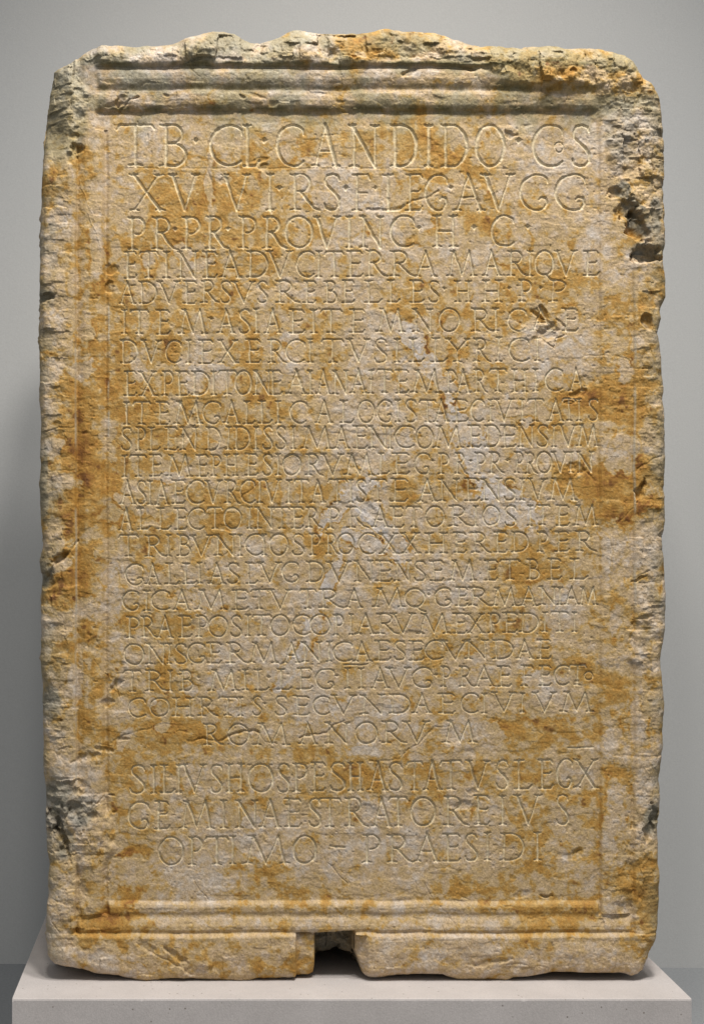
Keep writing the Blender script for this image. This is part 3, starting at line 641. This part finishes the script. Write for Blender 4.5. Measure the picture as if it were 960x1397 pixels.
# ochre patches and pale patches with crisp ragged outlines
OCH = [(790,540,30,14,-8,4),(800,660,44,26,-12,2.6),(865,640,34,12,-28,3),(850,690,26,20,0,2),(120,560,18,34,0,2),(122,620,18,44,0,2.4),(85,700,26,40,0,1.6),(110,690,34,50,0,1.2),(92,800,34,28,0,2.0),(120,770,24,38,10,1.4),
 (175,850,20,16,0,2.2),(125,860,18,18,0,2),(90,890,20,34,0,1.8),(135,915,14,34,10,2.2),(185,1165,26,14,0,3),(630,1222,22,12,0,2.6),(150,1262,20,14,0,2),(168,1170,12,30,0,1.2),(672,312,10,20,0,2.2),(640,300,14,22,0,1.4),
 (310,250,44,36,0,1.2),(250,300,40,26,0,1.0),(330,190,40,24,0,.9),(770,385,30,14,-20,1.6),(845,400,16,16,0,2),(885,420,14,20,0,1.6),(562,470,12,20,0,2.2),(355,525,22,24,0,1.2),(255,600,50,28,0,1.1),(390,560,20,20,0,1.2),
 (750,870,10,40,0,1.6),(735,920,18,16,0,1.2),(710,1000,60,26,0,1.0),(845,940,20,22,0,1.8),(845,1065,20,36,0,2),(500,1070,12,40,-20,2),(475,1060,26,12,0,1.2),(270,1010,60,22,10,1.0),(730,1050,40,12,0,1.2),(590,1015,26,8,-20,1.4),
 (712,782,14,30,0,1.5),(700,745,40,12,0,1.1),(762,780,10,10,0,1.2),(640,760,22,10,0,.8),(605,1235,10,6,0,1.5),(555,1298,14,20,0,2),(700,1300,14,12,0,1.6),(440,1215,12,18,0,1.2),(330,760,10,10,0,1),(330,670,30,10,-25,1.6),(420,700,14,30,20,1.2),
 (205,700,30,18,0,.8),(255,850,14,24,0,1.0),(440,650,30,8,0,1.0),(560,660,16,20,0,1.6),(118,470,14,22,0,1.8),(145,520,12,26,0,1.4),(65,250,14,30,0,1.6),(82,180,18,16,0,1.6),(112,225,12,26,0,1.2),(880,130,40,20,10,1.2),(720,95,60,14,8,1.4),
 (530,60,60,16,0,1.2),(835,1210,22,22,0,1.4),(890,1230,12,50,0,1.4),(840,1255,14,14,0,1.4),(885,800,3,60,0,0),(905,800,7,30,0,2.5),(455,1240,60,8,0,.8),(860,330,22,18,-30,2.2),(848,300,10,24,-30,1.6),(180,340,10,20,0,1.6),(215,950,60,18,0,1.2),
 (535,800,20,12,0,1.4),(615,560,10,26,-30,1.4),(660,540,16,12,0,1.2),(640,620,8,40,-35,1.6),(705,540,10,16,0,1.4),(725,1240,40,8,0,1.4),(240,470,8,24,0,1.8),(170,480,12,16,0,1.2),(490,450,3,3,0,0),(545,435,20,18,0,1.4),(615,425,22,12,0,1.4),(500,190,100,16,0,.9)]
rag = fbm(X, Y, 17, 281, 4, 0.6)
rag2 = fbm(X, Y, 8, 283, 3, 0.6)
for (cx, cy, rx, ry, ang, amt) in OCH:
    if not amt: continue
    w = win(cx, cy, max(rx, ry) * 1.3 + 22)
    e = ell(cx, cy, rx * 1.1, ry * 1.1, ang, UX[w], UY[w]) + rag[w] * 0.55
    T[w] += 0.85 * amt * sstep(-0.12, 0.3, e)
T = T - 0.22
T = 0.62 * (T - 4.7) + 4.3 + 1.5 * sstep(4.7, 5.5, T + rag2 * 0.5) - 0.7 * (1 - sstep(2.8, 3.6, T + rag2 * 0.5))
PAL = [(488,670,30,14,-25),(462,700,28,10,-50),(508,706,38,14,50),(540,742,30,13,55),(500,738,34,9,15),(452,800,44,9,110),(430,850,30,10,100),(405,905,40,9,125),(655,640,44,16,55),(690,690,40,20,20),(640,590,36,14,60),(590,500,44,12,60),(560,455,30,11,40),(495,668,20,18,0),(470,690,24,9,-40),(515,705,30,10,48),(540,735,22,10,50),(505,740,26,9,10),(455,790,9,34,12),(436,830,16,12,0),(425,870,9,26,20),(395,915,24,8,-50),(330,722,20,6,0),(290,750,8,22,10),(285,812,22,14,0),(250,812,16,8,0),
 (565,867,18,7,0),(770,843,24,16,0),(745,805,20,10,0),(640,700,26,20,0),(675,705,30,16,0),(640,595,20,14,0),(655,625,26,16,20),(690,640,22,10,10),(712,620,12,14,0),(600,470,14,26,0),(580,445,16,12,0),(535,440,14,14,0),(615,440,12,14,0),(600,520,26,14,40),(640,540,14,10,0),
 (752,456,15,12,0),(775,620,18,12,0),(500,622,24,16,0),(555,605,16,18,0),(560,635,14,14,0),(400,637,12,15,0),(565,560,3,3,0),(745,570,12,12,0),(700,560,14,10,0),(745,968,34,14,-5),(665,1000,22,14,0),(632,1030,16,14,0),(620,1005,10,16,0),(445,975,50,10,-8),(510,965,40,12,-5),
 (430,960,20,26,0),(500,1030,26,8,0),(600,1030,12,7,0),(570,1032,14,6,0),(640,905,34,8,-8),(645,935,30,14,0),(740,925,24,12,0),(505,1110,30,12,20),(545,1080,14,14,0),(630,1085,20,18,0),(352,1158,24,18,0),(395,1170,14,16,0),(180,1190,26,20,0),(270,1200,60,18,5),
 (215,1240,30,8,0),(300,1258,14,10,0),(222,1262,10,10,0),(560,1275,30,14,0),(640,1290,34,20,0),(520,1300,34,20,0),(600,1265,26,10,0),(300,515,20,18,0),(268,515,14,22,0),(190,495,12,20,0),(255,590,10,26,30),(280,500,30,5,0),(115,505,16,12,0),(115,455,10,18,0),(70,505,18,22,0),
 (62,520,8,20,0),(85,655,24,10,0),(75,610,20,14,0),(75,730,16,22,0),(85,770,22,10,-30),(78,855,26,18,0),(120,830,20,14,0),(150,820,12,20,0),(150,790,8,24,0),(100,930,12,26,0),(150,700,16,12,0),(165,680,12,8,0),(66,350,14,18,0),(130,350,10,40,0),(75,300,12,14,0),
 (305,243,10,8,0),(288,250,5,40,0),(395,205,14,12,50),(430,215,22,7,0),(440,268,16,14,0),(480,270,22,20,0),(530,262,10,24,0),(575,300,14,14,0),(480,310,26,12,0),(505,330,26,10,0),(440,335,18,14,0),(660,345,22,14,0),(690,300,3,3,0),(700,345,24,10,0),(570,345,14,14,0),(595,370,16,10,0),
 (375,385,3,3,0),(420,395,30,9,0),(545,400,3,3,0),(780,430,14,14,0),(770,475,36,14,0),(790,500,20,12,0),(855,505,12,18,0),(560,510,14,16,0),(610,525,14,10,0),(830,340,16,14,0),(845,225,3,3,0),(835,375,16,10,0),(855,610,14,20,0),(846,630,18,18,0),(880,740,24,40,0),(840,740,12,30,0),
 (828,760,6,24,0),(880,810,20,26,0),(838,850,8,20,0),(875,890,12,30,0),(870,985,8,30,0),(838,1110,14,44,0),(840,1010,12,20,0),(830,1140,10,30,0),(875,1060,12,26,0),(250,340,12,12,0),(270,360,20,10,0),(205,355,8,16,0),(390,460,14,12,0),(400,500,20,8,0),(285,985,12,8,0),(205,960,5,5,0),
 (222,992,12,7,0),(168,1015,7,16,20),(320,950,26,10,0),(330,975,20,10,0),(260,940,12,8,0),(265,1065,12,22,0),(255,1050,10,12,0),(370,1075,20,12,0),(210,1070,10,12,0),(345,1120,14,14,0),(300,1115,16,12,0),(720,575,12,8,0),(640,500,12,10,0),(690,480,20,12,0),(230,650,30,6,0),(295,610,8,10,0),(340,640,3,3,0)]
for ip, (cx, cy, rx, ry, ang) in enumerate(PAL):
    if rx <= 3: continue
    w = win(cx, cy, max(rx, ry) * 1.3 + 14)
    e = ell(cx, cy, rx * 1.12, ry * 1.12, ang, UX[w] * .6 + X[w] * .4, UY[w] * .6 + Y[w] * .4) + rag[w] * 0.42 + rag2[w] * 0.5
    m = sstep(-0.03, 0.14 if ip < 13 else 0.3, e) * (0.82 if ip < 13 else 0.50 + 0.3 * ((ip * 7) % 5) / 4)
    rim = sstep(-0.30, -0.06, e) * (1 - sstep(-0.04, 0.1, e)) * (3.4 if ip < 13 else 1.8) * sstep(-0.4, 0.1, wob2[w])          # iron stain round the pale spot
    T[w] = (T[w] + rim) * (1 - m) + ((0.1 if ip < 13 else 1.9) + 1.8 * wob1[w] + 1.2 * rag2[w]) * m
# speckle and weathered highs
T += fbm(X, Y, 4, 221, 2) * 0.7
T = np.where(T > 7, 7 + (T - 7) * 0.6, T); T = np.clip(T, 0, 10.4)
stops = [(0, (208, 199, 192)), (1.5, (205, 189, 170)), (3, (201, 176, 142)), (4.5, (196, 169, 124)), (6, (191, 156, 94)), (7.5, (182, 136, 63)), (9, (140, 93, 40)), (10.5, (92, 58, 28))]
tv = [s[0] for s in stops]
C = np.stack([np.interp(T, tv, [s[1][k] for s in stops]) for k in range(3)], -1) / 255.0
# greenish lichen film on the upper edge, slate-coloured fresh breaks
def tint(mask, rgb):
    global C
    C = C * (1 - mask[..., None]) + np.array(rgb)[None, None] / 255.0 * mask[..., None]
lich = (1 - sstep(140, 200, Y + big1 * 30)) * sstep(-0.2, 0.3, fbm(X, Y, 28, 231, 4)) * 0.55
lich = np.maximum(lich, zell(85, 140, 40, 90) * 0.5)
tint(np.clip(lich, 0, .6), (150, 146, 118))
olive_bands = (np.clip(1 - np.abs(yw - 86) / 4, 0, 1) + np.clip(1 - np.abs(yw - 145) / 4, 0, 1) + 0.6 * np.clip(1 - np.abs(yw - 117) / 4, 0, 1)) * sstep(-0.3, 0.2, fbm(X, Y, 22, 233, 3)) * sstep(130, 140, X) * (1 - sstep(800, 830, X))
tint(np.clip(olive_bands, 0, 1) * 0.65, (92, 86, 52))  # darker olive bands along the grooves of the upper moulding
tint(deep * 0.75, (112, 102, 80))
sl_m = np.zeros_like(H)
for e in [(882,343,26,16,0),(868,290,16,40,-35),(850,255,14,14,0),(895,290,12,30,0),(78,1100,30,44,0),(110,1110,26,26,0),(88,1150,14,30,0),(60,785,22,24,0),(62,400,18,10,0),(892,1120,14,26,0),(455,1300,30,30,0),(62,660,8,60,0),(70,960,16,30,0),(850,180,30,50,0)]:
    w = win(e[0], e[1], max(e[2], e[3]) + 24)
    k = 0.45 if e[0] == 850 and e[1] == 180 else 0.8
    sl_m[w] = np.maximum(sl_m[w], k * sstep(0, 0.4, ell(*e, UX[w] * .6 + X[w] * .4, UY[w] * .6 + Y[w] * .4)))
tint(sl_m * (0.6 + 0.4 * sstep(-.3, .3, fbm(X, Y, 12, 241, 3))), (132, 128, 116))
edgeg = np.maximum.reduce([1 - sstep(58, 98, X + big2 * 14), sstep(872, 905, X + big1 * 14), 0.8 * (1 - sstep(50, 80, Y + big1 * 12))]) * sstep(-0.35, 0.25, fbm(X, Y, 24, 245, 4, 0.6))
tint(np.clip(edgeg, 0, 1) * 0.5, (136, 126, 100))
# iron crust: very dark rusty flecks
crust = sstep(0.42, 0.6, fbm(X, Y, 13, 251, 3)) * sstep(5.5, 7.5, T)
tint(crust * 0.6, (98, 58, 26))
# thin pale streaks along the side grooves
pale_lines = (np.clip(1 - np.abs(xw - 103.5) / 2.0, 0, 1) * sstep(430, 500, Y) * (1 - sstep(1040, 1100, Y)) * sstep(-0.35, 0.15, fbm(X, Y, 40, 261, 2)) + np.clip(1 - np.abs(xw - 148) / 2, 0, 1) * sstep(360, 420, Y) * (1 - sstep(600, 640, Y)) * sstep(-0.1, 0.3, fbm(X, Y, 26, 263, 2))
        + np.clip(1 - np.abs(xw - 867) / 2.0, 0, 1) * sstep(360, 440, Y) * (1 - sstep(800, 860, Y)) * sstep(-0.3, 0.15, fbm(X, Y, 40, 265, 2)))
tint(np.clip(pale_lines, 0, 1) * 0.75, (205, 199, 186))
# paler cut stone in the letter grooves, whitened to paint the strokes as lit
groove_lit = sstep(0.0, 0.9, CUT) * (CUT > 0) * (0.66 + 0.3 * np.clip(wob1, -1, 1))
tint(np.clip(groove_lit, 0, 1), (232, 219, 188))
C *= (1 + 0.10 * fbm(X, Y, 2.2, 271, 2))[..., None]
C = np.clip(C, 0.02, 0.95)
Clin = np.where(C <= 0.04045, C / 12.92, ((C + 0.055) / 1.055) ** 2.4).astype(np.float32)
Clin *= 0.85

# ------------------------------------------------------------------ grid -> faces, shared normals
core = SD > 0
cell_keep = (core[:-1, :-1].astype(int) + core[1:, :-1] + core[:-1, 1:] + core[1:, 1:]) >= 1
PXg = X.copy(); PYg = Y.copy()
snap = ~core
PXg[snap] = BX[snap]; PYg[snap] = BY[snap]
Hs = H.copy()
idx = np.arange(NXV * NYV).reshape(NYV, NXV)
used = np.zeros(X.shape, bool)
for a, b in ((slice(0, -1), slice(0, -1)), (slice(1, None), slice(0, -1)), (slice(0, -1), slice(1, None)), (slice(1, None), slice(1, None))):
    used[a, b] |= cell_keep
BASEX, BASEZ = 480.0, 1340.0
VX = (PXg - BASEX) / S; VZ = (BASEZ - PYg) / S; VY = -Hs / S
V = np.stack([VX, VY, VZ], -1).astype(np.float32)
# normals from the height field
dHy, dHx = np.gradient(H)
Nn = np.stack([-dHx, -np.ones_like(H), dHy], -1)     # y points away from the viewer
Nn /= np.linalg.norm(Nn, axis=-1, keepdims=True)
quads = np.stack([idx[:-1, :-1], idx[1:, :-1], idx[1:, 1:], idx[:-1, 1:]], -1)   # faces the viewer (-Y)
lid_cell = np.full(cell_keep.shape, -1, np.int32)
for a, b in ((slice(0, -1), slice(0, -1)), (slice(1, None), slice(1, None))):
    lc = LID[a, b]; lid_cell = np.where(lid_cell < 0, lc, lid_cell)
Xc = X[:-1, :-1] + 0.5; Yc = Y[:-1, :-1] + 0.5
ywc = yw[:-1, :-1]; xwc = xw[:-1, :-1]
# part of every cell: 0 panel 1 upper moulding 2 lower moulding 3 left frame 4 right frame 5 upper fillet 6 lower fillet 7 slot
part = np.zeros(cell_keep.shape, np.int32)
part[xwc < 147] = 3
part[xwc > 820] = 4
part[(ywc < 151) & (xwc >= 132) & (xwc <= 815)] = 1
part[(ywc < 88)] = 5
part[(ywc > 1233) & (xwc > 147) & (xwc < 820)] = 2
part[(ywc > 1252) & (xwc > 107) & (xwc < 862)] = 2
part[(ywc > 1276)] = 6
part[(slot[:-1, :-1] > 0.5)] = 7
lid_cell[part != 0] = -1
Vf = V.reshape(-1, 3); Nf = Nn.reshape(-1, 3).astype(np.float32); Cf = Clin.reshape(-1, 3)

slab = bpy.data.objects.new("inscribed_slab", None)
sc.collection.objects.link(slab)
slab.location = ((BASEX - PX) / S, 0, PLINTH_TOP)
tag(slab, "tall ochre stained limestone slab carved with lines of Latin capitals, standing on the pale plinth", "stone inscription", kind="thing")

def submesh(name, sel, parent, origin=None, label=None, kind=None):
    F = quads[sel]
    if not len(F): return None
    u, inv = np.unique(F.ravel(), return_inverse=True)
    F2 = inv.reshape(-1, 4)
    P = Vf[u]
    # drop degenerate quads (snapped corners) by collapsing them away
    loc = (0, 0, 0)
    if origin:
        c = P.mean(0); P = P - c; loc = c.tolist()
    me = mesh_np(name, P, F2, STONE, Nf[u], Cf[u])
    o = link(name, me, parent, loc)
    if label: o['label'] = label
    if kind: o['kind'] = kind
    return o

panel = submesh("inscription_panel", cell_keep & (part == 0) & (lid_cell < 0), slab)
submesh("moulding", cell_keep & (part == 1), slab, label="twin rolls of the upper moulding with dark grooves")
submesh("moulding", cell_keep & (part == 2), slab, label="pale lower moulding under the inscription")
submesh("frame", cell_keep & (part == 3), slab, label="worn left frame with patches of deep ochre")
submesh("frame", cell_keep & (part == 4), slab, label="right frame broken away in its upper corner")
submesh("fillet", cell_keep & (part == 5), slab, label="rough wavy upper edge of the slab")
submesh("fillet", cell_keep & (part == 6), slab, label="lower band of the slab with the slot in it")
submesh("slot", cell_keep & (part == 7), slab, label="dark square slot cut in the lower edge")

# letters: the 300 largest are pieces of their own, the rest one mass
ncell = np.bincount(lid_cell[lid_cell >= 0], minlength=len(letters))
isl = np.array([l[0] == 'letter' for l in letters])
order = np.argsort(-(ncell * isl))
big = set(order[:300].tolist())
flat = lid_cell.ravel(); keepf = cell_keep.ravel()
srt = np.argsort(flat, kind='stable'); fs = flat[srt]
starts = np.searchsorted(fs, np.arange(len(letters))); ends = np.searchsorted(fs, np.arange(len(letters)), side='right')
qf = quads.reshape(-1, 4)
rest = []
def from_cells(name, cells, parent, label=None, kind=None):
    F = qf[cells]; u, inv = np.unique(F.ravel(), return_inverse=True)
    P = Vf[u]; c = P.mean(0)
    me = mesh_np(name, P - c, inv.reshape(-1, 4), STONE, Nf[u], Cf[u])
    o = link(name, me, parent, c.tolist())
    if label: o['label'] = label
    if kind: o['kind'] = kind
    return o
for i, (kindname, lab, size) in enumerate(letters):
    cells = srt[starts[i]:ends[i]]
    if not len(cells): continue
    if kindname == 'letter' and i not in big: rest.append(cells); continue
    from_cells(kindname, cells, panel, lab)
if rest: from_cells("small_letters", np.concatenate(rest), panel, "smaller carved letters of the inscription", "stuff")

# ------------------------------------------------------------------ sides and back of the slab
def sides():
    # boundary edges of the kept cells, in order
    ck = np.pad(cell_keep, 1)
    E = {}
    jj, ii = np.nonzero(cell_keep)
    up = ~ck[jj, ii + 1]; dn = ~ck[jj + 2, ii + 1]; lf = ~ck[jj + 1, ii]; rt = ~ck[jj + 1, ii + 2]
    def v(j, i): return j * NXV + i
    edges = []
    edges += list(zip(v(jj[up], ii[up] + 1), v(jj[up], ii[up])))
    edges += list(zip(v(jj[dn] + 1, ii[dn]), v(jj[dn] + 1, ii[dn] + 1)))
    edges += list(zip(v(jj[lf], ii[lf]), v(jj[lf] + 1, ii[lf])))
    edges += list(zip(v(jj[rt] + 1, ii[rt] + 1), v(jj[rt], ii[rt] + 1)))
    nxt = {}
    for a, b in edges: nxt.setdefault(int(a), []).append(int(b))
    best = []
    while nxt:
        s = next(iter(nxt)); loop = [s]; cur = s
        while True:
            l = nxt.get(cur)
            if not l: break
            n = l.pop()
            if not l: del nxt[cur]
            if n == s: break
            loop.append(n); cur = n
        if len(loop) > len(best): best = loop
    L = np.array(best)
    px = PXg.ravel()[L].astype(float); py = PYg.ravel()[L].astype(float); h0 = H.ravel()[L].astype(float)
    # outward normal in the plane
    k = 6
    tx = np.roll(px, -k) - np.roll(px, k); ty = np.roll(py, -k) - np.roll(py, k)
    ln = np.hypot(tx, ty) + 1e-6; nx, ny = ty / ln, -tx / ln
    cxm, cym = 480, 690
    if np.mean(nx * (px - cxm) + ny * (py - cym)) < 0: nx, ny = -nx, -ny
    depths = [0, 1.5, 3.5, 6, 9, 13, 18, 24, 31, 39, 48, 60, 75, 95, 120, 150, 185, 220, 260, 308]
    n = len(L); arc_s = np.cumsum(ln / (2 * k))
    Vs = []; Cs = []
    hd = h0.copy()
    for q, d in enumerate(depths):
        amp = min(1.0, d / 20.0)
        o = (fbm(px + d * 1.3, py + d * 0.7, 38, 301, 4) * 9 + fbm(px * 1.0 + d, py - d * 0.8, 9, 311, 2) * 2.2) * amp - 1.5 * amp
        xx = px + nx * o; yy = py + ny * o
        notch = (px > 430) & (px < 489) & (py < 1334)
        low = np.where(notch, 0, sstep(1296, 1308, py))
        yy = np.where(low > 0, yy * (1 - low) + low * (py + (1340.2 - py) * min(1.0, max(0.0, d - 34) / 50.0)), yy)
        yy = np.minimum(yy, 1340.3)
        z = -hd + (-hd * 0) + d
        z = z * (1 - amp) + (np.maximum(-hd, 0) * 0.5 + d + 4) * amp
        z = np.maximum(z, -hd) if q else -hd
        Vs.append(np.stack([(xx - BASEX) / S, z / S, (BASEZ - yy) / S], -1))
        tcol = np.clip(3.6 + fbm(px + d, py - d, 30, 321, 3) * 3.5, 0, 9)
        cc = np.stack([np.interp(tcol, tv, [s[1][m] for s in stops]) for m in range(3)], -1) / 255.0
        cc = (cc ** 2.2) * 0.74
        f = min(1.0, d / 14.0)
        Cs.append(Cf[L] * (1 - f) + cc * f)
    Vs = np.concatenate(Vs); Cs = np.concatenate(Cs)
    F = []
    m = len(depths); a = np.arange(n); b = (a + 1) % n
    for q in range(m - 1):
        F.append(np.stack([q * n + a, q * n + b, (q + 1) * n + b, (q + 1) * n + a], -1))
    F = np.concatenate(F)
    me = mesh_np("side_faces", Vs.astype(np.float32), F, STONE, None, Cs.astype(np.float32))
    o = link("side_faces", me, slab)
    back = Vs[(m - 1) * n:][::4]
    mb = bpy.data.meshes.new("back_face"); mb.from_pydata(back.tolist(), [], [tuple(range(len(back)))])
    ca = mb.color_attributes.new("Col", 'FLOAT_COLOR', 'POINT')
    ca.data.foreach_set("color", np.tile(np.array([.32, .27, .2, 1], np.float32), len(back)))
    mb.materials.append(STONE)
    link("back_face", mb, slab)
sides()
